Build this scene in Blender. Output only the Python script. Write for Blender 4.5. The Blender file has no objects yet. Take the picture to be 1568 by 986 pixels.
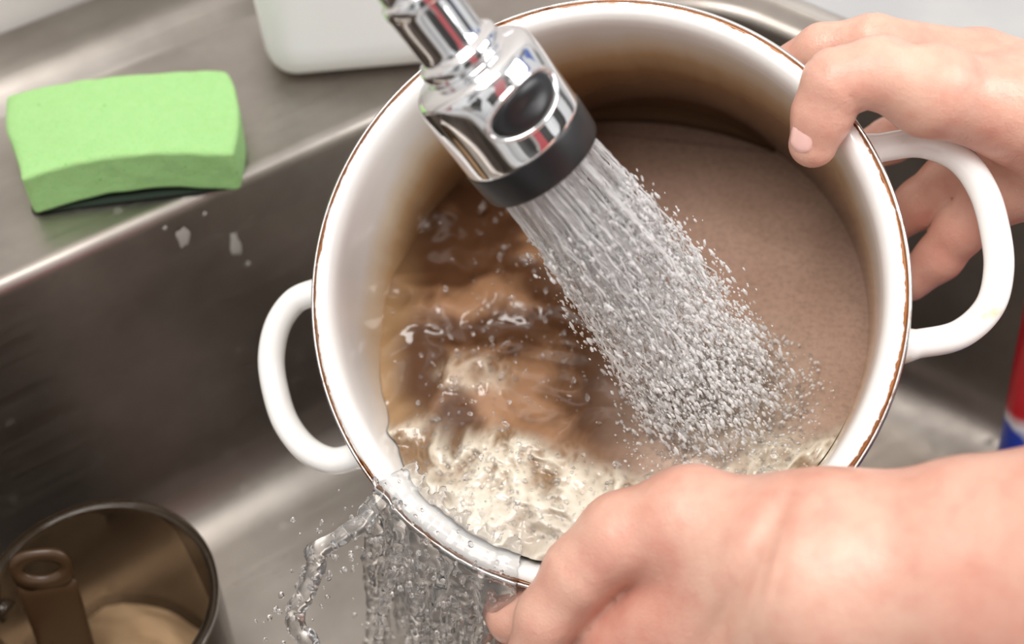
import bpy, bmesh, math, random
import numpy as np
from mathutils import Vector, Matrix, noise
from math import sin, cos, pi, radians, sqrt
random.seed(4); np.random.seed(4)
S=bpy.context.scene
S.view_settings.view_transform='Standard'; S.view_settings.look='None'
def lin(r,g,b):
    f=lambda c:(c/255/12.92) if c/255<=.04045 else ((c/255+.055)/1.055)**2.4
    return (f(r),f(g),f(b),1)
def sm(a,b,x): t=max(0,min(1,(x-a)/(b-a))); return t*t*(3-2*t)
# ---------------------------------------------------------------- frames
P0=Vector((.034,-.131,.0485))                      # centre of the pot rim
zn=Vector((-.195,-.56,.805)).normalized(); xn=(Vector((1,0,0))-zn*zn.x).normalized(); yn=zn.cross(xn)
POT=Matrix(((xn.x,yn.x,zn.x,P0.x),(xn.y,yn.y,zn.y,P0.y),(xn.z,yn.z,zn.z,P0.z),(0,0,0,1)))
POTI=POT.inverted()
SA=radians(34.9)
SINK=Matrix.Translation((-.059,.03,0))@Matrix.Rotation(SA,4,'Z')
# ---------------------------------------------------------------- helpers
def link(o,parent=None):
    S.collection.objects.link(o)
    if parent: o.parent=parent
    return o
def empty(name,M=None):
    e=bpy.data.objects.new(name,None); S.collection.objects.link(e); e.empty_display_size=.02
    if M is not None: e.matrix_world=M
    return e
def mesh(name,V,Fc,mats,parent=None,M=None,smooth=True):
    me=bpy.data.meshes.new(name); me.from_pydata([tuple(v) for v in V],[],[tuple(int(i) for i in f) for f in Fc]); me.update()
    if not isinstance(mats,(list,tuple)): mats=[mats]
    for m in mats: me.materials.append(m)
    if smooth: me.polygons.foreach_set('use_smooth',[True]*len(me.polygons))
    o=bpy.data.objects.new(name,me); link(o,parent)
    if M is not None: o.matrix_world=M
    return o
def cmesh(name,V,Fc,mats,parent,smooth=True):
    return mesh(name,V,Fc,mats,parent,None,smooth)
def lathe(prof,n=128,closed=False):
    V=[];Fc=[]
    for r,z in prof:
        for i in range(n):
            a=2*pi*i/n; V.append((r*cos(a),r*sin(a),z))
    m=len(prof)
    for j in range(m if closed else m-1):
        k=(j+1)%m
        for i in range(n):
            i2=(i+1)%n
            Fc.append((j*n+i,j*n+i2,k*n+i2,k*n+i))
    return V,Fc
def catmull(P,n=10):
    P=[Vector(p) for p in P]; Q=[P[0]*2-P[1]]+P+[P[-1]*2-P[-2]]; out=[]
    for i in range(1,len(Q)-2):
        a,b,c,d=Q[i-1:i+3]
        for k in range(n):
            t=k/n
            out.append(.5*((2*b)+(c-a)*t+(2*a-5*b+4*c-d)*t*t+(3*b-a-3*c+d)*t**3))
    out.append(P[-1]); return out
def tube(P,rad,n=16,cap=True,disp=None,squash=None):
    V=[];Fc=[]; P=[Vector(p) for p in P]; m=len(P)
    T=[(P[min(i+1,m-1)]-P[max(i-1,0)]).normalized() for i in range(m)]
    a=Vector((0,0,1)) if abs(T[0].z)<.9 else Vector((1,0,0))
    N=(a-T[0]*a.dot(T[0])).normalized(); s=0
    for i in range(m):
        N=(N-T[i]*N.dot(T[i])).normalized(); B=T[i].cross(N)
        if i: s+=(P[i]-P[i-1]).length
        r=rad(i/(m-1)) if callable(rad) else rad
        for k in range(n):
            th=2*pi*k/n; rr=r+(disp(th,s) if disp else 0)
            V.append(P[i]+N*cos(th)*rr*(squash or 1)+B*sin(th)*rr)
    for i in range(m-1):
        for k in range(n):
            k2=(k+1)%n; Fc.append((i*n+k,i*n+k2,(i+1)*n+k2,(i+1)*n+k))
    if cap:
        Fc.append(tuple(range(n))[::-1]); Fc.append(tuple((m-1)*n+k for k in range(n)))
    return V,Fc
def join(parts):
    V=[];Fc=[]
    for v,f in parts:
        b=len(V); V+=list(v); Fc+=[tuple(i+b for i in q) for q in f]
    return V,Fc
def rbox(sx,sy,sz,r,n=24,deform=None):
    bm=bmesh.new(); bmesh.ops.create_cube(bm,size=2)
    bmesh.ops.subdivide_edges(bm,edges=bm.edges[:],cuts=n,use_grid_fill=True)
    for v in bm.verts:
        p=Vector((v.co.x*sx/2,v.co.y*sy/2,v.co.z*sz/2))
        q=Vector([max(-(s/2-r),min(s/2-r,c)) for s,c in zip((sx,sy,sz),p)])
        d=p-q
        if d.length>1e-9: p=q+d.normalized()*r
        if deform: p=deform(p)
        v.co=p
    bm.verts.ensure_lookup_table(); V=[v.co.copy() for v in bm.verts]; Fc=[[v.index for v in f.verts] for f in bm.faces]; bm.free()
    return V,Fc
# implicit surface mesher (surface nets)
def sdf_mesh(sdf,lo,hi,h,iters=3):
    lo=np.array(lo,float); hi=np.array(hi,float)
    ax=[np.arange(lo[i],hi[i]+h,h) for i in range(3)]
    G=np.stack(np.meshgrid(*ax,indexing='ij'),-1); sh=G.shape[:3]
    D=sdf(G.reshape(-1,3)).reshape(sh); I=D<0
    I[0]=I[-1]=False; I[:,0]=I[:,-1]=False; I[:,:,0]=I[:,:,-1]=False
    s=np.zeros(tuple(n-1 for n in sh),int)
    for a in (0,1):
        for b in (0,1):
            for c in (0,1):
                s+=I[a:sh[0]-1+a,b:sh[1]-1+b,c:sh[2]-1+c]
    act=(s>0)&(s<8); idx=-np.ones(s.shape,int); idx[act]=np.arange(act.sum())
    V=lo+(np.argwhere(act)+.5)*h; V0=V.copy()
    Q=[]
    def add(cells,flip):
        q=np.stack(cells,-1); q[flip]=q[flip][:,::-1]; Q.append(q)
    e=np.argwhere(I[:-1]!=I[1:]); i,j,k=e.T; add([idx[i,j-1,k-1],idx[i,j,k-1],idx[i,j,k],idx[i,j-1,k]],~I[i,j,k])
    e=np.argwhere(I[:,:-1]!=I[:,1:]); i,j,k=e.T; add([idx[i-1,j,k-1],idx[i-1,j,k],idx[i,j,k],idx[i,j,k-1]],~I[i,j,k])
    e=np.argwhere(I[:,:,:-1]!=I[:,:,1:]); i,j,k=e.T; add([idx[i-1,j-1,k],idx[i,j-1,k],idx[i,j,k],idx[i-1,j,k]],~I[i,j,k])
    Q=np.concatenate(Q); ep=h*.2
    for it in range(iters):
        d=sdf(V); g=np.stack([sdf(V+np.eye(3)[a]*ep)-d for a in range(3)],-1)/ep
        gn=(g**2).sum(-1,keepdims=True)+1e-6
        st=-g*d[:,None]/gn*.95; V=V+np.clip(st,-h*.6,h*.6)
        V=V0+np.clip(V-V0,-h*1.1,h*1.1)
    return V.tolist(),Q.tolist()
def cap(p,a,b,r1,r2):
    a=np.array(a);b=np.array(b); ba=b-a; t=np.clip((p-a)@ba/(ba@ba),0,1)
    return np.linalg.norm(p-a-t[:,None]*ba,axis=1)-(r1+(r2-r1)*t)
def smin(a,b,k):
    hh=np.clip(.5+.5*(b-a)/k,0,1); return b*(1-hh)+a*hh-k*hh*(1-hh)
def chain(P,k):     # P: list of (x,y,z,r)
    def f(p):
        d=None
        for a,b in zip(P[:-1],P[1:]):
            c=cap(p,a[:3],b[:3],a[3],b[3]); d=c if d is None else smin(d,c,k)
        return d
    return f
# ---------------------------------------------------------------- materials
def M(name,col,rough=.5,metal=0,**kw):
    m=bpy.data.materials.new(name); m.use_nodes=True; n=m.node_tree.nodes; b=n['Principled BSDF']
    b.inputs['Base Color'].default_value=col; b.inputs['Roughness'].default_value=rough; b.inputs['Metallic'].default_value=metal
    for k,v in kw.items(): b.inputs[k.replace('_',' ')].default_value=v
    return m
class N:
    def __init__(s,m): s.t=m.node_tree; s.b=s.t.nodes['Principled BSDF']; s.co=s.t.nodes.new('ShaderNodeTexCoord').outputs['Object']
    def noise(s,scale,detail=3,rough=.5,vec=None,dist=0):
        x=s.t.nodes.new('ShaderNodeTexNoise'); x.inputs['Scale'].default_value=scale; x.inputs['Detail'].default_value=detail; x.inputs['Roughness'].default_value=rough; x.inputs['Distortion'].default_value=dist
        s.t.links.new(vec or s.co,x.inputs['Vector']); return x.outputs['Fac']
    def vor(s,scale,feature='F1'):
        x=s.t.nodes.new('ShaderNodeTexVoronoi'); x.feature=feature; x.inputs['Scale'].default_value=scale; s.t.links.new(s.co,x.inputs['Vector']); return x.outputs['Distance']
    def ramp(s,fac,stops):
        x=s.t.nodes.new('ShaderNodeValToRGB'); s.t.links.new(fac,x.inputs['Fac']); e=x.color_ramp.elements
        while len(e)<len(stops): e.new(.5)
        for q,(p,c) in zip(e,stops):
            q.position=p; q.color=c if hasattr(c,'__len__') else (c,c,c,1)
        return x.outputs['Color']
    def mix(s,f,a,b,mode='MIX'):
        x=s.t.nodes.new('ShaderNodeMix'); x.data_type='RGBA'; x.blend_type=mode
        for v,i in ((f,0),(a,6),(b,7)):
            if hasattr(v,'is_output'): s.t.links.new(v,x.inputs[i])
            else: x.inputs[i].default_value=v
        return x.outputs[2]
    def math(s,op,a,b=0,c=0):
        x=s.t.nodes.new('ShaderNodeMath'); x.operation=op
        for v,i in ((a,0),(b,1),(c,2)):
            if hasattr(v,'is_output'): s.t.links.new(v,x.inputs[i])
            else: x.inputs[i].default_value=v
        return x.outputs[0]
    def sep(s):
        x=s.t.nodes.new('ShaderNodeSeparateXYZ'); s.t.links.new(s.co,x.inputs[0]); return x.outputs
    def bump(s,h,strength=.3,dist=.001):
        x=s.t.nodes.new('ShaderNodeBump'); x.inputs['Strength'].default_value=strength; x.inputs['Distance'].default_value=dist
        s.t.links.new(h,x.inputs['Height']); s.t.links.new(x.outputs[0],s.b.inputs['Normal'])
    def set(s,k,v): s.t.links.new(v,s.b.inputs[k])

steel=M('brushed_steel',lin(150,142,134),.36,1); k=N(steel)
mp=k.t.nodes.new('ShaderNodeMapping'); mp.inputs['Scale'].default_value=(6,300,300); k.t.links.new(k.co,mp.inputs[0])
st=k.noise(1,4,.6,mp.outputs[0]); spots=k.ramp(k.vor(55),[(.10,1),(.16,0)])
k.set('Roughness',k.mix(spots,k.ramp(st,[(.3,.31),(.7,.44)]),(.52,.52,.52,1)))
k.set('Base Color',k.mix(k.ramp(k.noise(14,4,.6),[(.35,0),(.7,1)]),lin(152,145,138),lin(176,169,162))); k.bump(k.noise(60,3),.04,.001)
chrome=M('chrome',(.86,.86,.87,1),.05,1)
braid=M('braided_steel',(.55,.54,.53,1),.25,1)
blackp=M('black_plastic',(.012,.012,.013,1),.3); k=N(blackp); k.bump(k.noise(300,2),.05,.0003)
blackring=M('black_rubber',(.008,.008,.009,1),.36); k=N(blackring); k.bump(k.noise(900,2),.1,.0003)
wall_m=M('wall_paint',lin(226,224,220),.6); k=N(wall_m); k.bump(k.noise(60),.1,.001)
counter_m=M('counter_stone',lin(175,175,175),.35); k=N(counter_m); k.set('Base Color',k.mix(k.ramp(k.noise(14,3),[(.4,0),(.65,1)]),lin(166,167,168),lin(176,176,175)))
white_pl=M('white_plastic',lin(236,236,236),.35,Subsurface_Weight=.1)
# enamel
en=M('white_enamel',lin(236,235,231),.12,Coat_Weight=.3); k=N(en); xyz=k.sep()
rad=k.math('SQRT',k.math('ADD',k.math('MULTIPLY',xyz[0],xyz[0]),k.math('MULTIPLY',xyz[1],xyz[1])))
wob=k.noise(14,2); mpw=k.t.nodes.new('ShaderNodeMapping'); mpw.inputs['Scale'].default_value=(1,1,.12); k.t.links.new(k.co,mpw.inputs[0]); drip=k.noise(70,3,.6,mpw.outputs[0])
z2=k.math('ADD',k.math('ADD',xyz[2],k.math('MULTIPLY_ADD',wob,.04,-.02)),k.math('ADD',k.math('MULTIPLY_ADD',xyz[0],-.09,0),k.math('MULTIPLY_ADD',drip,.016,-.008)))
z2=k.math('ADD',z2,k.math('MULTIPLY',k.math('MAXIMUM',xyz[1],0),-.10))
stain=k.ramp(k.math('MULTIPLY_ADD',z2,-7.5,0),[(.17,lin(246,245,241)),(.33,lin(238,224,200)),(.48,lin(206,174,132)),(.66,lin(152,116,80)),(.95,lin(98,72,52))])
inside=k.math('LESS_THAN',rad,.1093)
base=k.mix(inside,k.mix(k.ramp(k.noise(25,4),[(.5,0),(.75,1)]),lin(236,235,231),lin(196,176,132)),stain)
isrim=k.math('GREATER_THAN',xyz[2],-.0125); base=k.mix(isrim,base,lin(246,245,242))
rr=k.math('MULTIPLY',k.math('GREATER_THAN',k.math('ADD',rad,k.math('MULTIPLY_ADD',k.noise(60,5,.75),.0056,-.0028)),.1169),isrim)
rust=k.mix(k.noise(150,3),lin(190,116,46),lin(116,68,30)); base=k.mix(rr,base,rust); k.set('Base Color',base)
enh=M('white_enamel_handle',lin(244,243,240),.12,Coat_Weight=.3); k=N(enh); k.set('Base Color',k.mix(k.ramp(k.noise(40,4),[(.66,0),(.75,1)]),lin(244,243,240),lin(214,196,140)))
# skin
def skin(name,a,b,c):
    m=M(name,a,.38,Subsurface_Weight=.15,Subsurface_Scale=.005); k=N(m)
    m.node_tree.nodes['Principled BSDF'].inputs['Subsurface Radius'].default_value=(1,.4,.25)
    n1=k.ramp(k.noise(24,4,.6),[(.35,0),(.7,1)]); n2=k.ramp(k.noise(110,3),[(.45,0),(.75,1)])
    c1=k.mix(n1,a,b); k.set('Base Color',k.mix(k.math('MULTIPLY',n2,.3),c1,c))
    mp=k.t.nodes.new('ShaderNodeMapping'); mp.inputs['Rotation'].default_value=(0,0,.5); mp.inputs['Scale'].default_value=(1,.35,.6); k.t.links.new(k.co,mp.inputs[0])
    w=k.noise(420,4,.6,dist=.5); v=k.vor(1000); wr=k.noise(190,3,.6,mp.outputs[0],.8)
    k.bump(k.math('ADD',k.math('ADD',w,k.math('MULTIPLY',v,.4)),k.math('MULTIPLY',wr,1.3)),.34,.0006)
    k.set('Roughness',k.ramp(k.noise(45,3),[(.4,.30),(.65,.46)]))
    return m
skin_m=skin('skin',lin(218,176,156),lin(210,152,134),lin(194,118,104))
nail_m=M('fingernail',lin(236,190,182),.16,Coat_Weight=.6)
glass=M('clear_water',(1,1,1,1),.02,Transmission_Weight=.95,IOR=1.33)
drop_m=bpy.data.materials.new('aerated_water'); drop_m.use_nodes=True; t=drop_m.node_tree; bs=t.nodes['Principled BSDF']
bs.inputs['Base Color'].default_value=(1,1,1,1); bs.inputs['Roughness'].default_value=.04; bs.inputs['IOR'].default_value=1.33; bs.inputs['Transmission Weight'].default_value=.45
tl=t.nodes.new('ShaderNodeBsdfTranslucent'); tl.inputs[0].default_value=(1,1,1,1)
x=t.nodes.new('ShaderNodeMixShader'); x.inputs[0].default_value=.36; t.links.new(bs.outputs[0],x.inputs[1]); t.links.new(tl.outputs[0],x.inputs[2]); t.links.new(x.outputs[0],t.nodes['Material Output'].inputs[0])
# ================================================================ ROOM / SINK
def rrect(x0,x1,y0,y1,r,n=12):
    P=[]
    for cx,cy,a0 in ((x1-r,y1-r,0),(x0+r,y1-r,90),(x0+r,y0+r,180),(x1-r,y0+r,270)):
        for i in range(n+1):
            a=radians(a0+90*i/n); P.append((cx+r*cos(a),cy+r*sin(a)))
    return P
X0,X1,Y0,Y1=-.46,.180,-.42,0
def shear(x,y): return x-.34*y*max(0,min(1,(x+.12)/.28))
rings=[]
def ring(x0,x1,y0,y1,r,z): rings.append([(shear(x,y),y,z) for x,y in rrect(x0,x1,y0,y1,r)])
ring(X0-.06,X1+.022,Y0-.05,Y1+.118,.01,.0045)
ring(X0-.05,X1+.020,Y0-.045,Y1+.112,.012,.0005)
ring(X0-.01,X1+.012,Y0-.01,Y1+.008,.045,0)
for i in range(7):
    a=radians(90*i/6); e=.007*(1-sin(a)); 
    ring(X0-e,X1+e,Y0-e,Y1+e,.05+e,-.007*(1-cos(a)))
ring(X0+.004,X1-.004,Y0+.004,Y1-.004,.05,-.08)
ring(X0+.010,X1-.010,Y0+.010,Y1-.010,.05,-.160)
for i in range(1,8):
    a=radians(90*i/7); e=.010+.040*(1-cos(a)); ring(X0+e,X1-e,Y0+e,Y1-e,.055,-.160-.040*sin(a))
ring(-.2,-.1,-.25,-.15,.045,-.2015)
nn=len(rings[0]); V=[p for r in rings for p in r]; Fc=[]
for j in range(len(rings)-1):
    for i in range(nn):
        i2=(i+1)%nn; Fc.append((j*nn+i,(j+1)*nn+i,(j+1)*nn+i2,j*nn+i2)[::-1])
Fc.append(tuple((len(rings)-1)*nn+i for i in range(nn)))
sink=empty('kitchen_sink',SINK)
cmesh('basin',V,Fc,steel,sink)
prof=[(.105,.000),(.112,.006),(.118,.010),(.126,.0115),(.150,.0115),(.154,.010),(.156,0)]
V=[];Fc=[]
for x in (-.6,.5):
    for y,z in prof: V.append((x,y,z))
m_=len(prof)
for i in range(m_-1): Fc.append((i,i+m_,i+1+m_,i+1)[::-1])
cmesh('back_lip',V,Fc,steel,sink)
parts=[]
for (x,z,w,hh) in ((-.118,-.018,.0032,.0065),(-.094,-.036,.0027,.0085),(-.125,-.008,.001,.0015),(-.105,-.01,.001,.0014),(-.09,-.052,.0014,.0014),(-.07,-.10,.0012,.0012)):
    n_=20; ycen=-.004*(abs(z)-.007)/.073-.0006
    V=[(x,ycen-.0006,z)]+[(x+w*cos(2*pi*i/n_)*(1+.25*sin(3*2*pi*i/n_+x*99)),ycen,z+hh*sin(2*pi*i/n_)*(1+.2*sin(5*i+z*50))) for i in range(n_)]
    parts.append((V,[(0,1+i,1+(i+1)%n_) for i in range(n_)]))
V,Fc=join(parts); soap=M('dried_soap',lin(190,186,180),.5); cmesh('dried_soap_spots',V,Fc,soap,sink)
def rectslab(x0,x1,y0,y1,z0,z1):
    V,Fc=[(shear(x,y) if x>0 and x<.3 else x,y,z) for x in (x0,x1) for y in (y0,y1) for z in (z0,z1)],[(0,1,3,2),(4,6,7,5),(0,4,5,1),(2,3,7,6),(0,2,6,4),(1,5,7,3)]
    return V,Fc
bx0,bx1,by0=X0-.055,X1+.02,Y0-.045
parts=[rectslab(bx1,1.3,-.75,.156,-.03,.002),rectslab(-1.1,bx0,-.75,.156,-.03,.002),rectslab(bx0,bx1,-.75,by0,-.03,.002)]
V,Fc=join(parts); mesh('countertop',V,Fc,counter_m,None,SINK,False)
V,Fc=rectslab(-1.1,1.3,.158,.20,-.9,1.6); mesh('wall_back',V,Fc,wall_m,None,SINK,False)
# ================================================================ POT
pot=empty('enamel_cooking_pot',POT)
prof=[(.0001,-.150),(.05,-.150),(.090,-.1495),(.098,-.1475),(.1035,-.143),(.106,-.136),(.1068,-.12),(.1083,-.03),(.1089,-.012),(.1097,-.005),(.1112,-.0015),(.1132,.0003),(.1155,.0002),(.1172,-.0012),(.1180,-.003),(.1175,-.0055),(.115,-.0065),(.1125,-.009),(.1118,-.014),(.1108,-.12),(.1100,-.138),(.107,-.147),(.100,-.153),(.09,-.155),(.0001,-.155)]
P3=catmull([(r,z,0) for r,z in prof],3)
V,Fc=lathe([(max(p.x,.0001),p.y) for p in P3],192); Fc=[f[::-1] for f in Fc]
cmesh('pot_body',V,Fc,en,pot)
V,Fc=lathe([(.1187+.0011*cos(a),-.0042+.0026*sin(a)) for a in [2*pi*i/12 for i in range(12)]],192,True)
band=M('rim_steel',lin(150,140,130),.18,1); k=N(band); k.set('Base Color',k.mix(k.ramp(k.noise(34,5,.7),[(.55,0),(.66,1)]),lin(215,213,210),lin(134,86,46)))
cmesh('steel_rim_band',V,Fc,band,pot)
for nm,ang,hl,ex in (('handle_a',radians(9),.0385,.155),('handle_b',radians(194.5),.0350,.1475)):
    er=Vector((cos(ang),sin(ang),0)); et=Vector((-sin(ang),cos(ang),0)); a_=ex-.155; q=hl/.0385
    ctl=[(.106,.0385,-.020),(.118,.0395,-.021),(.134+a_*.6,.0385,-.023),(.147+a_,.030,-.024),(.1535+a_,.016,-.025),(.155+a_,0,-.025),(.1535+a_,-.016,-.025),(.147+a_,-.030,-.024),(.134+a_*.6,-.0385,-.023),(.118,-.0395,-.021),(.106,-.0385,-.020)]
    P=catmull([er*a+et*b*q+Vector((0,0,c)) for a,b,c in ctl],8)
    V,Fc=tube(P,lambda t:.0058+.0035*max(0,abs(t-.5)*2-.80)/.2,20,squash=1.0)
    cmesh(nm,V,Fc,enh,pot)
# ================================================================ WATER IN POT
imp=Vector((.046,-.046))
def nf(x,y,s,z=0,o=4): return noise.fractal(Vector((x*s,y*s,z)),1,2,o)
def wz(x,y):
    z=-.078-.10*x-.62*y
    lipx,lipy=-.062,-.091
    dl=sqrt((x-lipx)**2+(y-lipy)**2); z+=.012*math.exp(-(dl/.04)**2)
    di=sqrt((x-imp.x)**2+(y-imp.y)**2)
    left=sm(-.03,.03,-x+.005)*sm(0,.06,.085-y)
    wx=x+.008*nf(x,y,25,3,2); wy=y+.008*nf(x,y,25,9,2)
    n1=noise.fractal(Vector((wx*22,wy*34,.3)),1,2,3)
    bd=-.056-.26*(x+.05) if x<.03 else -.0768+.5*(x-.03)
    foam=sm(-.004,.010,bd-y+.012*n1+.004*noise.noise(Vector((x*90,y*90,1))))
    patch=sm(.55,.9,1-sqrt(((x+.066)/.030)**2+((y+.028)/.013)**2)*.6+.3*n1)
    foam=max(foam,.5*patch)
    rg=1-abs(noise.noise(Vector((wx*58,wy*58,2)))*2); rg2=1-abs(noise.noise(Vector((wx*140,wy*140,5)))*2); rg3=1-abs(noise.noise(Vector((wx*300,wy*300,8)))*2)
    n2=noise.noise(Vector((x*120,y*120,2)))
    z+=left*(.0066*n1+.0016*rg)+foam*(.0045*rg+.0022*rg2+.0008*rg3)
    z+=.0045*n2*math.exp(-(di/.026)**2)+.0012*sin(di*420)*math.exp(-di/.035)*left
    return z,left,foam,di,n1,rg*.5+rg2*.3+rg3*.2
NR,NA=230,420; V=[];Fc=[];COL=[]
L3=lambda *a: np.array(lin(*a)[:3])
c_scum=L3(170,141,125); c_scum2=L3(149,121,104); c_clear=L3(88,59,40); c_wave_hl=L3(160,121,91); c_foam=L3(218,208,190); c_foamv=L3(132,104,76); c_edge=L3(94,70,54); c_white=L3(226,219,206); c_shore=L3(190,154,112)
for j in range(NR+1):
    for i in range(NA):
        a=2*pi*i/NA; r=.1078*(j/NR)
        for _ in range(2):
            x,y=r*cos(a),r*sin(a)
            z,left,foam,di,n1,rg=wz(x,y)
            lim=.1068+ (z+.12)*.017 if z>-.136 else .1055-max(0,(-.136-z))*.6
            r=min(r,lim*(j/NR))
        x,y=r*cos(a),r*sin(a); z=max(z,-.1475)
        V.append((x,y,z))
        big=nf(x,y,16,7)
        s_=sm(-.7,.7,big); c=c_scum*(1-s_)+c_scum2*s_
        top=sm(.02,.10,y-.15*x); c=c*(1-.6*top)+c_edge*.6*top
        wl=sm(-.008,.035,(-.15*y+.012)-x+.012*big)
        nn1=sm(.0,.6,n1+.25*(rg-.6)); cc=c_clear*(1-nn1)+c_wave_hl*nn1  # wave highlights painted into the brown, following the wave height
        c=c*(1-wl)+cc*wl
        # shallow water over the pale wall on the left: tan shore
        sh=sm(.088,.106,r+.010*n1)*sm(.0,.05,-x)*sm(.055,-.02,y)*.8; c=c*(1-sh)+c_shore*sh
        vv=sm(.25,.95,rg); fc=c_foamv*(1-vv)+c_foam*vv
        lw=sm(.074,.100,-y-.15*x); fc=fc*(1-.6*lw)+c_white*.6*lw
        c=c*(1-foam)+fc*foam
        wi=math.exp(-(di/.030)**2)*.55; c=c*(1-wi)+c_foam*wi
        COL.append((*c,max(0,1.0-wl-foam)))
for j in range(NR):
    for i in range(NA):
        i2=(i+1)%NA; Fc.append((j*NA+i,(j+1)*NA+i,(j+1)*NA+i2,j*NA+i2))
wm=M('dirty_water',lin(150,120,100),.12,Coat_Weight=.6,IOR=1.33); k=N(wm); k.b.inputs['Coat Roughness'].default_value=.03
at=k.t.nodes.new('ShaderNodeAttribute'); at.attribute_name='tint'
sp=k.ramp(k.noise(420,4,.65),[(.30,.80),(.5,1.0),(.72,1.13)])
sp2=k.mix(at.outputs['Alpha'],(1,1,1,1),sp)
k.set('Base Color',k.mix(1.0,at.outputs['Color'],sp2,'MULTIPLY')); k.set('Roughness',k.ramp(at.outputs['Alpha'],[(.0,.05),(1,.26)]))
k.bump(k.math('MULTIPLY',k.noise(500,3,.6),at.outputs['Alpha']),.14,.0008)
k.set('Coat Weight',k.ramp(at.outputs['Alpha'],[(0,.7),(1,.1)]))
wo=mesh('pot_water',V,Fc,wm,None,POT)
ca=wo.data.color_attributes.new('tint','FLOAT_COLOR','POINT'); ca.data.foreach_set('color',np.array(COL,dtype=np.float32).ravel())
def ico(s):
    bm=bmesh.new(); bmesh.ops.create_icosphere(bm,subdivisions=s,radius=1); bm.verts.ensure_lookup_table()
    a=np.array([v.co[:] for v in bm.verts]); b=np.array([[v.index for v in f.verts] for f in bm.faces]); bm.free(); return a,b
ICO=(ico(1),ico(2))
def drops(items):   # (pos, r, dir or None, stretch)
    V=[];Q=[];b=0
    for p,r,d,s_ in items:
        IV,IF=ICO[1] if r>.0009 else ICO[0]
        v=IV.copy()
        v=v*(1+.16*np.sin(v[:,[1,2,0]]*3+p[0]*900))
        if d is not None and s_!=1:
            d=np.array(d)/np.linalg.norm(d); v=v+np.outer(v@d,d)*(s_-1)
        V.append(v*r+np.array(p)); Q.append(IF+b); b+=len(IV)
    V=np.concatenate(V).tolist(); return V,[q for qq in Q for q in qq.tolist()]
it=[]
for _ in range(5200):
    x=random.uniform(-.10,.085); y=random.uniform(-.10,-.01)
    if sqrt(x*x+y*y)>.101: continue
    z,left,foam,di,n1,rg=wz(x,y)
    if random.random()>foam*.6+.03+ (.8 if di<.034 else 0): continue
    it.append(((x,y,z+random.uniform(-.0003,.0004)),random.choice((.0003,.0004,.0005,.0006,.0008,.0012)),None,1))
for _ in range(230):
    x=random.gauss(-.045,.03); y=random.gauss(-.01,.035)
    if sqrt(x*x+y*y)>.1: continue
    it.append(((x,y,wz(x,y)[0]+random.uniform(.001,.012)),random.choice((.0003,.0004,.0006,.001)),(random.gauss(0,1),random.gauss(0,1),.5),random.uniform(1,2.5)))
V,Fc=drops(it); mesh('water_bubbles',V,Fc,glass,None,POT)
# ================================================================ SPRAYER
AX=Vector((.56,-.219,-.797)).normalized(); OUT=Vector((.0108,-.1220,.1100)); Fv=Vector((0,.6428,-.766))
zl=-AX; e1=(-Fv-AX*(-Fv).dot(AX)).normalized(); e2=AX.cross(e1); 
if e2.x<0: e2=-e2
xl=(e1*cos(radians(14))+e2*sin(radians(14))).normalized(); yl=zl.cross(xl)
SPR=Matrix(((xl.x,yl.x,zl.x,OUT.x),(xl.y,yl.y,zl.y,OUT.y),(xl.z,yl.z,zl.z,OUT.z),(0,0,0,1)))
spr=empty('faucet_sprayer',SPR)
def sl(prof,n=96,k=3):
    P=catmull([(r,z,0) for r,z in prof],k); return lathe([(max(p.x,.00005),p.y) for p in P],n)
V,Fc=sl([(.00005,.002),(.0215,.002),(.0222,.0005),(.0234,0),(.0241,.0008),(.0245,.006),(.0246,.0125),(.0240,.0135),(.02,.0137)]); cmesh('black_nozzle_ring',V,Fc,blackring,spr)
bp=[(.0238,.0130),(.0242,.0134),(.0244,.0145),(.0243,.022),(.0243,.032),(.0241,.0385),(.0236,.0425),(.0226,.0450),(.0205,.0468),(.0178,.0476),(.0160,.0480),(.0153,.0486),(.0154,.0496),(.0158,.0510),(.0158,.0530),(.0154,.0542),(.0142,.0550),(.0130,.0556),(.0126,.0570),(.0126,.0620),(.0128,.0740),(.0131,.0760),(.0131,.0785),(.0126,.0800),(.0114,.0808),(.0112,.086)]
V,Fc=lathe([(max(p.x,.00005),p.y) for p in catmull([(a,b,0) for a,b in bp],3)],96); cmesh('chrome_body',V,Fc,chrome,spr)
V=[];Fc=[]
nr,na=10,48
def btn(rho,al,h0):
    ph=rho*cos(al)*.66; z=.0300+rho*sin(al)*.0078; r=.0241+h0
    return (r*cos(ph),r*sin(ph),z)
for j in range(nr+1):
    for i in range(na):
        rho=j/nr; V.append(btn(rho,2*pi*i/na,.0018*sqrt(max(0,1-rho**4))-.0002-.0009*math.exp(-(rho/.5)**2)))
for j in range(nr):
    for i in range(na):
        i2=(i+1)%na; Fc.append((j*na+i,(j+1)*na+i,(j+1)*na+i2,j*na+i2))
cmesh('black_button',V,Fc,blackp,spr)
P=[btn(1.06,2*pi*i/60,.0002) for i in range(61)]; V,Fc=tube(P,.0010,10,False); cmesh('button_bezel',V,Fc,chrome,spr)
p0=SPR@Vector((0,0,.082)); p1=SPR@Vector((0,0,.104)); p2=SPR@Vector((0,0,.125))+Vector((.0,.004,.002))
hp=catmull([p0,p1,p2,Vector((-.110,-.075,.27)),Vector((-.18,-.065,.31)),Vector((-.26,-.070,.27)),Vector((-.315,-.081,.14)),Vector((-.323,-.083,.03)),Vector((-.323,-.083,.001))],90)
V,Fc=tube([SPR.inverted()@p for p in hp],.0098,96,True,disp=lambda th,s:.00035*(abs(sin(12*th+s*1100))+abs(sin(12*th-s*1100))))
cmesh('braided_hose',V,Fc,braid,spr)
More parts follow.
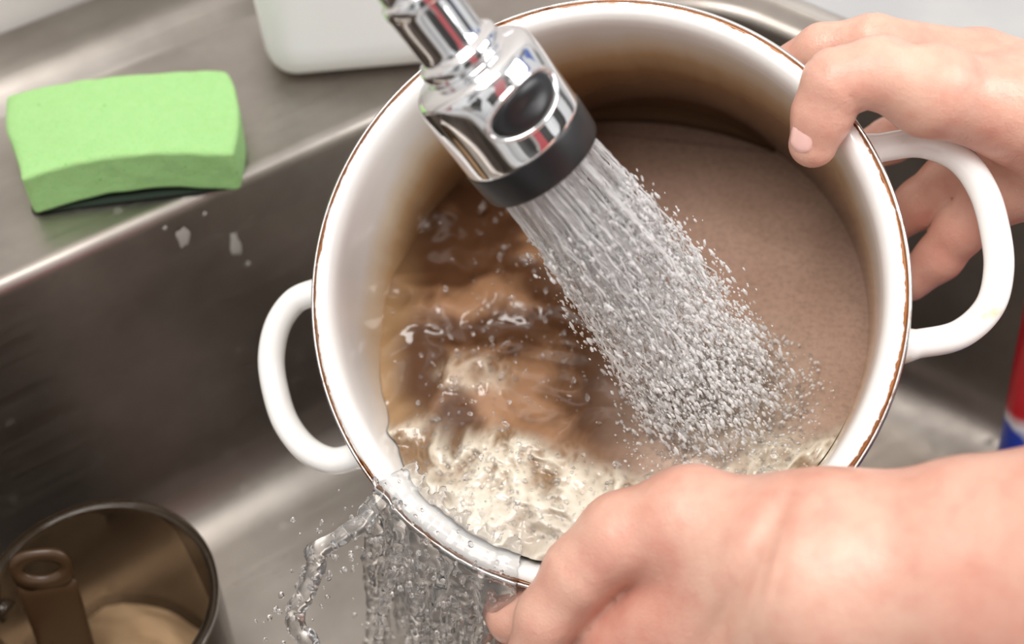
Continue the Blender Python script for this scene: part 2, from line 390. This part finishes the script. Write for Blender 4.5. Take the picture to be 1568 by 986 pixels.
# ================================================================ SPRAY
END=POT@Vector((.044,-.046,-.054)); d=(END-OUT).normalized(); a1=(Vector((1,0,0))-d*d.x).normalized(); a2=d.cross(a1)
s1=(a1-AX*a1.dot(AX)).normalized(); s2=(a2-AX*a2.dot(AX)).normalized()
parts=[];it=[]
def spray_pt(u,v,t):   # u,v in unit disc
    sag=4*t*(1-t)*.004
    st=OUT+ (s1*u+s2*v)*.0205
    e=END+(a1*u*1.15+a2*v)*.0280
    return st.lerp(e,t)+Vector((.5,.1,.8))*sag
smat=[]
for i in range(330):
    rr=sqrt(random.random()); aa=random.uniform(0,2*pi); u,v=rr*cos(aa),rr*sin(aa); br=random.uniform(.25,.75); ph=random.uniform(0,9)
    P=[]; n_=26; w_=i%2
    for j in range(n_+1):
        t=-.01+br*j/n_; p=spray_pt(u,v,t); wob=t*.002; P.append(p+Vector((sin(t*60+ph),cos(t*47+ph*2),0))*wob)
    tb=tube(P,lambda s,ph=ph:(.00036 if w_ else .00027)*(1+.5*sin(s*50+ph)+.3*sin(s*17)),6); parts.append(tb); smat+=[w_]*len(tb[1])
V,Fc=join(parts); nst=len(Fc)
for i in range(14500):
    rr=sqrt(random.random())*(1 if random.random()<.85 else 1.25); aa=random.uniform(0,2*pi); t=random.uniform(.13,1.0)**.88
    p=spray_pt(rr*cos(aa),rr*sin(aa),t)+Vector([random.gauss(0,1) for _ in range(3)])*(.0005+.0022*t)
    it.append((tuple(p),random.choice((.0002,.00024,.00028,.00033,.0004,.0005,.0007))*(.75+.4*t),tuple(d+Vector([random.gauss(0,.12) for _ in range(3)])),random.uniform(1.2,4.0)))
for i in range(1100):
    aa=random.uniform(0,2*pi); q=random.uniform(.6,1.5); h=abs(random.gauss(0,.006))
    x=.046+.031*q*cos(aa); y=-.046+.027*q*sin(aa)
    if sqrt(x*x+y*y)>.1: continue
    p=POT@Vector((x,y,wz(x,y)[0]+h)); it.append((tuple(p),random.choice((.0002,.0003,.0004,.0006)),(cos(aa),sin(aa),1),random.uniform(1,2)))
V2,F2=drops(it); b=len(V); V=list(V)+V2; Fc=list(Fc)+[tuple(i+b for i in f) for f in F2]
so=mesh('water_spray',V,Fc,[drop_m,glass])
mi=np.zeros(len(Fc),dtype=np.int32); mi[:nst]=smat; so.data.polygons.foreach_set('material_index',mi)
# ================================================================ OVERFLOW
segs=[]
down=Vector((0,0,-1)); 
for i in range(54):
    an=radians(221+32*(i+random.random())/54); er=Vector((cos(an),sin(an),0))
    vout=(POT.to_3x3()@er); vh=Vector((vout.x,vout.y,0)).normalized(); ph=random.uniform(0,50)
    sp_=.07+.10*noise.noise(Vector((i*.25,0,0)))+random.uniform(-.03,.07); side=Vector((random.uniform(-.05,.07),0,0)); pr=None; rbase=random.uniform(.0009,.0030); tm=random.uniform(.11,.19)
    r0=random.uniform(.099,.109)
    for q,rq in (((r0,-.0012-(.109-r0)*.25),.2),((.1105,.0004),.5),((.1150,.0012),.75)):
        p=POT@(er*q[0]+Vector((0,0,q[1]))); r=rbase*rq
        if pr is not None: segs.append((pr[0],tuple(p),pr[1],r))
        pr=(tuple(p),r)
    st=POT@(er*.1180+Vector((0,0,.0006)))
    for j in range(11):
        t=tm*j/10; p=st+vh*sp_*t+side*t+down*(4.9*t*t+.25*t)
        p=p+Vector((noise.noise(Vector((ph,t*22,0))),noise.noise(Vector((ph,t*22,7))),0))*.0035*min(1,t*20)
        r=max(.0005,rbase*(1+.8*noise.noise(Vector((ph,t*45,3))))*(1-.45*j/10))
        segs.append((pr[0],tuple(p),pr[1],r)); pr=(tuple(p),r)
P=catmull([POT@Vector(q) for q in ((-.086,-.078,.002),(-.092,-.086,.003),(-.100,-.093,.006),(-.108,-.0985,.007),(-.115,-.103,.004),(-.1175,-.110,0),(-.121,-.119,-.003),(-.1275,-.128,-.010),(-.1265,-.137,-.014),(-.121,-.146,-.018),(-.125,-.158,-.026),(-.122,-.175,-.04))],7)
P=[p+Vector((noise.noise(p*150),noise.noise(p*150+Vector((5,0,0))),noise.noise(p*150+Vector((0,5,0)))))*.0022 for p in P]
for k2,off in ((0,Vector((0,0,0))),(1,Vector((.0025,-.001,.003)))):
    for i in range(len(P)-1):
        r=lambda q:max(.0006,.0019*(1+1.3*noise.noise(Vector((q*.45,k2*9,3)))))
        w_=min(1,i/10); o_=off*w_*(1+noise.noise(Vector((i*.2,k2*4,0))))
        segs.append((tuple(P[i]+o_),tuple(P[i+1]+o_),r(i),r(i+1)))
A=np.array([s[0] for s in segs]+[s[1] for s in segs]); lo=A.min(0)-.006; hi=A.max(0)+.006
SG=[(np.minimum(a,b_)-.007,np.maximum(a,b_)+.007,a,b_,r1,r2) for a,b_,r1,r2 in segs]
def wsdf(p):
    out=np.full(len(p),.01); od=np.argsort(p[:,2],kind='stable'); zs=p[od,2]
    for mn,mx,a,b_,r1,r2 in SG:
        i0=np.searchsorted(zs,mn[2]); i1=np.searchsorted(zs,mx[2])
        if i1<=i0: continue
        sub=od[i0:i1]; q=p[sub]; sub=sub[(q[:,0]>mn[0])&(q[:,0]<mx[0])&(q[:,1]>mn[1])&(q[:,1]<mx[1])]
        if len(sub): out[sub]=smin(out[sub],cap(p[sub],a,b_,r1,r2),.0026)
    return out
V,Fc=sdf_mesh(wsdf,lo,hi,.0011,2)
it=[]
for i in range(620):
    s=random.choice(segs); p=Vector(s[1])+Vector([random.gauss(0,.007) for _ in range(3)])
    q=POTI@p
    if sqrt(q.x**2+q.y**2)<.122 and q.z<0.003: continue
    it.append((tuple(p),random.uniform(.0003,.0013),(random.gauss(0,.3),random.gauss(0,.3),1),random.uniform(1,2.2)))
V2,F2=drops(it); b=len(V); V=V+V2; Fc=Fc+[[i+b for i in f] for f in F2]
mesh('overflow_water',V,Fc,glass)
# ================================================================ SPONGE
def spd(p):
    u=p.x/.0515; w=p.y/.030
    h=(p.z+.0135)/.027
    z=p.z+ .0035*(1-u*u)*(1-h)*sm(0,1,-w) -.0025*u*u*sm(.3,1,h)
    x=p.x+(.004*(1-w*w)*abs(u) if u>0 else 0)+ (.009*max(0,-u)*sm(-.5,1,-w))
    y=p.y+.005*(1-u*u)*(.35+.65*sm(-1,1,-w))
    n_=noise.noise(Vector((x*90,y*90,z*90)))*.0005
    return Vector((x+n_,y+n_,z+n_))
V,Fc=rbox(.103,.060,.027,.0026,40,spd)
spg=M('green_sponge',lin(150,214,128),.9,Subsurface_Weight=.2,Subsurface_Scale=.006); k=N(spg)
v1=k.ramp(k.vor(620),[(.05,0),(.30,1)]); n1=k.noise(260,4,.7); big=k.ramp(k.vor(95),[(.05,0),(.09,1)])
k.set('Base Color',k.mix(big,lin(122,182,96),k.mix(v1,lin(138,192,112),k.mix(n1,lin(148,198,122),lin(164,208,142))))); k.bump(k.math('ADD',v1,n1),.45,.0008)
SPM=Matrix.Translation((-.182,-.008,.0156))@Matrix.Rotation(radians(10),4,'Z')
sp_e=empty('green_sponge',SPM)
cmesh('foam_block',V,Fc,spg,sp_e)
V,Fc=rbox(.094,.056,.0024,.001,12,lambda p:Vector((p.x+.003,p.y+.0015,p.z-.0138)))
cmesh('dark_underlay',V,Fc,M('dark_underlay_mat',lin(30,44,32),.9),sp_e)  # thin dark sheet added beneath the block, showing where it arches
# ================================================================ WHITE CONTAINER
V,Fc=rbox(.100,.062,.16,.016,20,lambda p:Vector((p.x*(1+.08*(p.z/.08)),p.y,p.z)))
mesh('white_plastic_container',V,Fc,white_pl,None,Matrix.Translation((-.079,.082,.0810))@Matrix.Rotation(radians(8),4,'Z'))
# ================================================================ MUG
MUG=Matrix.Translation((-.1810,-.194,-.2005))
mug=empty('brown_glass_mug',MUG)
V,Fc=sl([(.0001,.004),(.040,.004),(.0445,.008),(.0462,.02),(.0485,.110),(.0487,.1128),(.0502,.1144),(.0520,.1128),(.0520,.110),(.0496,.02),(.0475,.004),(.044,0),(.0001,0)],96,4); Fc=[f[::-1] for f in Fc]
bg=bpy.data.materials.new('brown_glass'); bg.use_nodes=True; t=bg.node_tree; b_=t.nodes['Principled BSDF']
b_.inputs['Base Color'].default_value=lin(112,94,74); b_.inputs['Transmission Weight'].default_value=.82; b_.inputs['Roughness'].default_value=.05; b_.inputs['IOR'].default_value=1.35
cmesh('glass_body',V,Fc,bg,mug)
P=catmull([(-.046,.006,.095),(-.062,.012,.098),(-.076,.016,.085),(-.080,.017,.062),(-.074,.015,.035),(-.058,.010,.022),(-.046,.006,.025)],8)
V,Fc=tube(P,.0055,16); cmesh('mug_handle',V,Fc,bg,mug)
V=[];Fc=[]
for j in range(24):
    for i in range(64):
        a=2*pi*i/64; r=.0435*j/23; x=r*cos(a);y=r*sin(a); V.append((x,y,.042-.30*y-.42*x+.008*noise.fractal(Vector((x*40,y*40,0)),1,2,3)))
for j in range(23):
    for i in range(64): Fc.append((j*64+i,(j+1)*64+i,(j+1)*64+(i+1)%64,j*64+(i+1)%64))
cmesh('paper_filter',V,Fc,M('damp_paper',lin(178,146,110),.8),mug)
# brown flat plastic handle standing in the mug, with a hanging hole
def utensil():
    n_=48; outl=[];inn=[]
    for i in range(n_):
        a=2*pi*i/n_; c_,s_=cos(a),sin(a)
        outl.append((.0135*(abs(c_)**.75)*(1 if c_>0 else -1),(.0110 if s_>0 else .0135)*(abs(s_)**.75)*(1 if s_>0 else -1))); inn.append((.0082*c_,.0052*s_))
    V=[];Fc=[]
    for z in (-.0012,.0012):
        for x,y in outl: V.append((x,y,z))
        for x,y in inn: V.append((x,y,z))
    for i in range(n_):
        i2=(i+1)%n_; a,b2=i,i2; c,d_=n_+i,n_+i2; T=2*n_
        Fc+=[(a,b2,d_,c)[::-1],(T+a,T+b2,T+d_,T+c),(a,b2,T+b2,T+a),(c,d_,T+d_,T+c)[::-1]]
    bar=rbox(.0265,.078,.0028,.0012,10,lambda p:Vector((p.x*(1-.1*(.039-p.y)/.078),p.y-.0480,p.z)))
    return join([(V,Fc),bar])
V,Fc=utensil(); ut=M('brown_plastic',lin(78,57,38),.3,Transmission_Weight=.2)
mesh('brown_spatula_handle',V,Fc,ut,None,Matrix.Translation((-.2100,-.176,-.087))@Matrix.Rotation(radians(8),4,'Z')@Matrix.Rotation(radians(76),4,'X'))
# ================================================================ DETERGENT BOTTLE (leaning in the basin)
bdir=Vector((.10,.60,.76)).normalized(); bpos=Vector((.264,-.155,-.1605)); qx=bdir.to_track_quat('Z','X')
db=empty('detergent_bottle',Matrix.Translation(bpos)@qx.to_matrix().to_4x4()@Matrix.Diagonal((1.08,1.08,1.3,1)))
V,Fc=sl([(.0001,0),(.026,0),(.031,.006),(.032,.03),(.032,.11),(.030,.135),(.020,.150),(.0125,.156),(.0125,.162),(.0001,.162)],64,4)
lb=M('printed_label',lin(200,20,36),.3); k=N(lb); xyz=k.sep(); w=k.math('ADD',xyz[2],k.math('MULTIPLY_ADD',k.noise(20,2),.06,-.03))
k.set('Base Color',k.ramp(k.math('MULTIPLY',w,6.5),[(.0,lin(30,60,170)),(.40,lin(30,60,170)),(.42,lin(225,225,230)),(.46,lin(190,20,36)),(.74,lin(190,20,36)),(.76,lin(226,226,230))]))
cmesh('bottle_body',V,Fc,lb,db)
V,Fc=sl([(.0001,.160),(.0145,.160),(.0148,.163),(.0145,.182),(.012,.185),(.0001,.185)],48,3); cmesh('bottle_cap',V,Fc,white_pl,db)
# ================================================================ HANDS
def handmesh(fingers,palm,grooves,lo,hi,h,kf=.005):
    fs=[chain(f,.004) for f in fingers]
    def sdf(p):
        d=None
        for ch in palm:
            c=chain(ch,.012)(p); d=c if d is None else smin(d,c,.014)
        fd=None
        for f in fs:
            c=f(p); fd=c if fd is None else smin(fd,c,.0016)
        d=smin(d,fd,kf)
        for (q,dr,w,amp,rg) in grooves:
            q=np.array(q);dr=np.array(dr)/np.linalg.norm(dr); v=p-q; s=v@dr; g=np.exp(-(s/w)**2)*np.exp(-(np.linalg.norm(v,axis=1)/rg)**4); d=d+amp*g
        return d
    return sdf_mesh(sdf,lo,hi,h)
def nail(P,dirv,up,w,l,r):
    dirv=Vector(dirv).normalized(); up=Vector(up); up=(up-dirv*up.dot(dirv)).normalized(); sd=dirv.cross(up); V=[];Fc=[];n_=14
    for j in range(n_+1):
        for i in range(n_+1):
            u=-1+2*i/n_; v=-1+2*j/n_
            uu=u*sqrt(1-.5*v*v*(.9 if v>0 else .55)); vv=v*sqrt(1-.35*u*u)
            ph=uu*w/r; edge=max(abs(u),abs(v))
            rr=r+.0008-.0011*edge**6
            V.append(Vector(P)+dirv*(vv*l)+up*(rr*cos(ph)-max(0,vv)*l*.12)+sd*rr*sin(ph))
    for j in range(n_):
        for i in range(n_): a=j*(n_+1)+i; Fc.append((a,a+1,a+n_+2,a+n_+1))
    return V,Fc
h1=empty('human_hand',POT)
thumb=[(.1274,.0739,.004,.0175),(.108,.0795,.012,.0130),(.0925,.0765,.0125,.0122),(.0875,.066,.006,.0112),(.0838,.0560,-.0005,.0094)]
idx=[(.150,.092,-.03,.0125),(.108,.101,-.020,.0100),(.088,.101,-.026,.0090),(.074,.0985,-.042,.0080)]
mid=[(.1526,.081,-.052,.0125),(.1330,.077,-.070,.0105),(.118,.073,-.080,.0096),(.102,.068,-.088,.0084)]
rng=[(.1560,.0630,-.060,.0130),(.1410,.052,-.070,.0115),(.130,.0445,-.078,.0105),(.118,.037,-.088,.0090)]
lit=[(.1570,.0440,-.060,.0125),(.1450,.0310,-.068,.0108),(.137,.0205,-.076,.0098),(.1255,.011,-.084,.0084)]
W=(.2030,.062,-.040,.026)
palm=[[W,(.150,.092,-.034,.0150)],[W,(.1526,.081,-.050,.0145)],[W,(.1570,.0626,-.062,.0140)],[W,(.1590,.0440,-.064,.0135)],[W,(.165,.070,-.022,.0190),(.1274,.0739,.002,.0165)],[W,(.24,.056,-.043,.027),(.30,.052,-.045,.034),(.42,.045,-.045,.040)]]
gr=[((.0925,.0765,.0125),(.7,.7,.2),.0012,.0007,.016),((.096,.077,.013),(1,.3,.1),.001,.0005,.016),((.108,.101,-.02),(1,0,0),.001,.0005,.014),((.125,.088,.0),(.6,-.8,.3),.0022,.0016,.022)]
V,Q=handmesh([thumb,idx,mid,rng,lit],palm,gr,(.055,-.01,-.11),(.44,.135,.035),.002)
cmesh('hand_and_forearm',V,Q,skin_m,h1)
V,Fc=nail((.0849,.0600,.0020),(-.30,-.88,-.50),(-.52,-.1,.85),.0060,.0072,.0101); cmesh('thumbnail',V,Fc,nail_m,h1)
h2=empty('human_hand.001',POT)
W=(.085,-.108,.034,.0315)
thumb=[(.0375,-.0890,.024,.0205),(.012,-.095,.020,.0175),(-.004,-.108,.016,.0150),(-.018,-.126,.010,.0130),(-.026,-.142,.004,.0105)]
idx=[(.006,-.132,.002,.0150),(-.022,-.128,-.008,.0120),(-.037,-.1285,-.016,.0105),(-.037,-.126,-.034,.0095),(-.030,-.121,-.052,.0085)]
mid=[(.004,-.150,-.010,.0145),(-.026,-.150,-.020,.0115),(-.040,-.150,-.030,.0100),(-.036,-.142,-.050,.0092),(-.026,-.131,-.070,.0082)]
rng=[(.010,-.168,-.022,.0135),(-.016,-.171,-.034,.0110),(-.028,-.168,-.050,.0098),(-.022,-.152,-.070,.0090),(-.012,-.134,-.086,.0082)]
lit=[(.022,-.182,-.030,.0125),(.002,-.188,-.044,.0100),(-.006,-.182,-.060,.0088),(.0,-.165,-.076,.0080),(.006,-.146,-.090,.0072)]
palm=[[W,(.006,-.130,.002,.0160)],[W,(.006,-.150,-.008,.0150)],[W,(.012,-.166,-.020,.0145)],[W,(.024,-.178,-.028,.0140)],[W,(.0375,-.0890,.024,.0215)],[W,(.060,-.15,.0,.022)],[W,(.1347,-.1045,.046,.0385),(.1738,-.104,.060,.0455),(.33,-.105,.10,.052)]]
gr=[((.056,-.108,.045),(1,-.55,0),.0045,.0034,.036),((.064,-.104,.045),(1,-.3,0),.0014,.0010,.03),((.069,-.104,.047),(1,-.2,0),.0012,.0006,.03),((-.004,-.108,.02),(.7,.7,0),.0015,.0006,.018),((.0,-.128,.018),(.9,-.75,0),.0045,.0030,.030)]
V,Q=handmesh([thumb,idx,mid,rng,lit],palm,gr,(-.055,-.205,-.10),(.39,-.04,.16),.0021)
cmesh('hand_and_forearm',V,Q,skin_m,h2)
# ================================================================ LIGHT
w=bpy.data.worlds.new('world'); S.world=w; w.use_nodes=True; t=w.node_tree; bgn=t.nodes['Background']
tc=t.nodes.new('ShaderNodeTexCoord'); sx=t.nodes.new('ShaderNodeSeparateXYZ'); t.links.new(tc.outputs['Generated'],sx.inputs[0])
rp=t.nodes.new('ShaderNodeValToRGB'); mr=t.nodes.new('ShaderNodeMath'); mr.operation='MULTIPLY_ADD'; mr.inputs[1].default_value=.5; mr.inputs[2].default_value=.5; t.links.new(sx.outputs[2],mr.inputs[0]); t.links.new(mr.outputs[0],rp.inputs[0])
e=rp.color_ramp.elements; e[0].position=.35; e[0].color=(.14,.132,.125,1); e[1].position=.8; e[1].color=(1,.975,.955,1); q=e.new(.52); q.color=(.46,.445,.43,1)
# made-up dark, light and coloured patches, added for the chrome to reflect
vo=t.nodes.new('ShaderNodeTexVoronoi'); vo.inputs['Scale'].default_value=3.6; t.links.new(tc.outputs['Generated'],vo.inputs['Vector'])
vr=t.nodes.new('ShaderNodeValToRGB'); sc=t.nodes.new('ShaderNodeSeparateColor'); t.links.new(vo.outputs['Color'],sc.inputs[0]); t.links.new(sc.outputs[0],vr.inputs[0]); vr.color_ramp.interpolation='CONSTANT'
ce=vr.color_ramp.elements; ce[0].position=0; ce[0].color=(.03,.028,.025,1); ce[1].position=.34; ce[1].color=(.85,.85,.85,1)
for p_,c_ in ((.6,(.40,.36,.33,1)),(.72,(.55,.08,.09,1)),(.78,(1,1,1,1)),(.91,(.10,.18,.5,1)),(.96,(.9,.88,.85,1))):
    q=ce.new(p_); q.color=c_
mk=t.nodes.new('ShaderNodeValToRGB'); t.links.new(mr.outputs[0],mk.inputs[0]); me_=mk.color_ramp.elements; me_[0].position=.40; me_[0].color=(.2,.2,.2,1); me_[1].position=.97; me_[1].color=(.35,.35,.35,1); q=me_.new(.55); q.color=(.95,.95,.95,1); q=me_.new(.85); q.color=(.7,.7,.7,1)
mx=t.nodes.new('ShaderNodeMix'); mx.data_type='RGBA'; t.links.new(mk.outputs[0],mx.inputs[0]); t.links.new(rp.outputs[0],mx.inputs[6]); t.links.new(vr.outputs[0],mx.inputs[7])
t.links.new(mx.outputs[2],bgn.inputs[0]); bgn.inputs[1].default_value=.95
def area(name,loc,tgt,size,energy,col=(1,1,1)):
    l=bpy.data.lights.new(name,'AREA'); l.size=size; l.energy=energy; l.color=col; o=bpy.data.objects.new(name,l); link(o); o.location=loc
    o.rotation_euler=(Vector(tgt)-Vector(loc)).to_track_quat('-Z','Y').to_euler(); return o
area('ceiling_lamp',(-.30,-.40,1.35),(0,-.1,0),.7,16,(1,.97,.935))
area('side_fill_light',(1.1,-.25,.95),(.0,-.1,0),.8,13,(1,.985,.97))  # added fill from the right, for highlights and the left inner wall
# ================================================================ CAMERA
cam=bpy.data.cameras.new('camera'); co=bpy.data.objects.new('camera',cam); S.collection.objects.link(co)
co.location=(0,-.5,.47); co.rotation_euler=(radians(40),0,0); cam.lens=50; cam.sensor_width=36; S.camera=co; cam.clip_start=.01
cam.dof.use_dof=True; cam.dof.focus_distance=.565; cam.dof.aperture_fstop=4.5
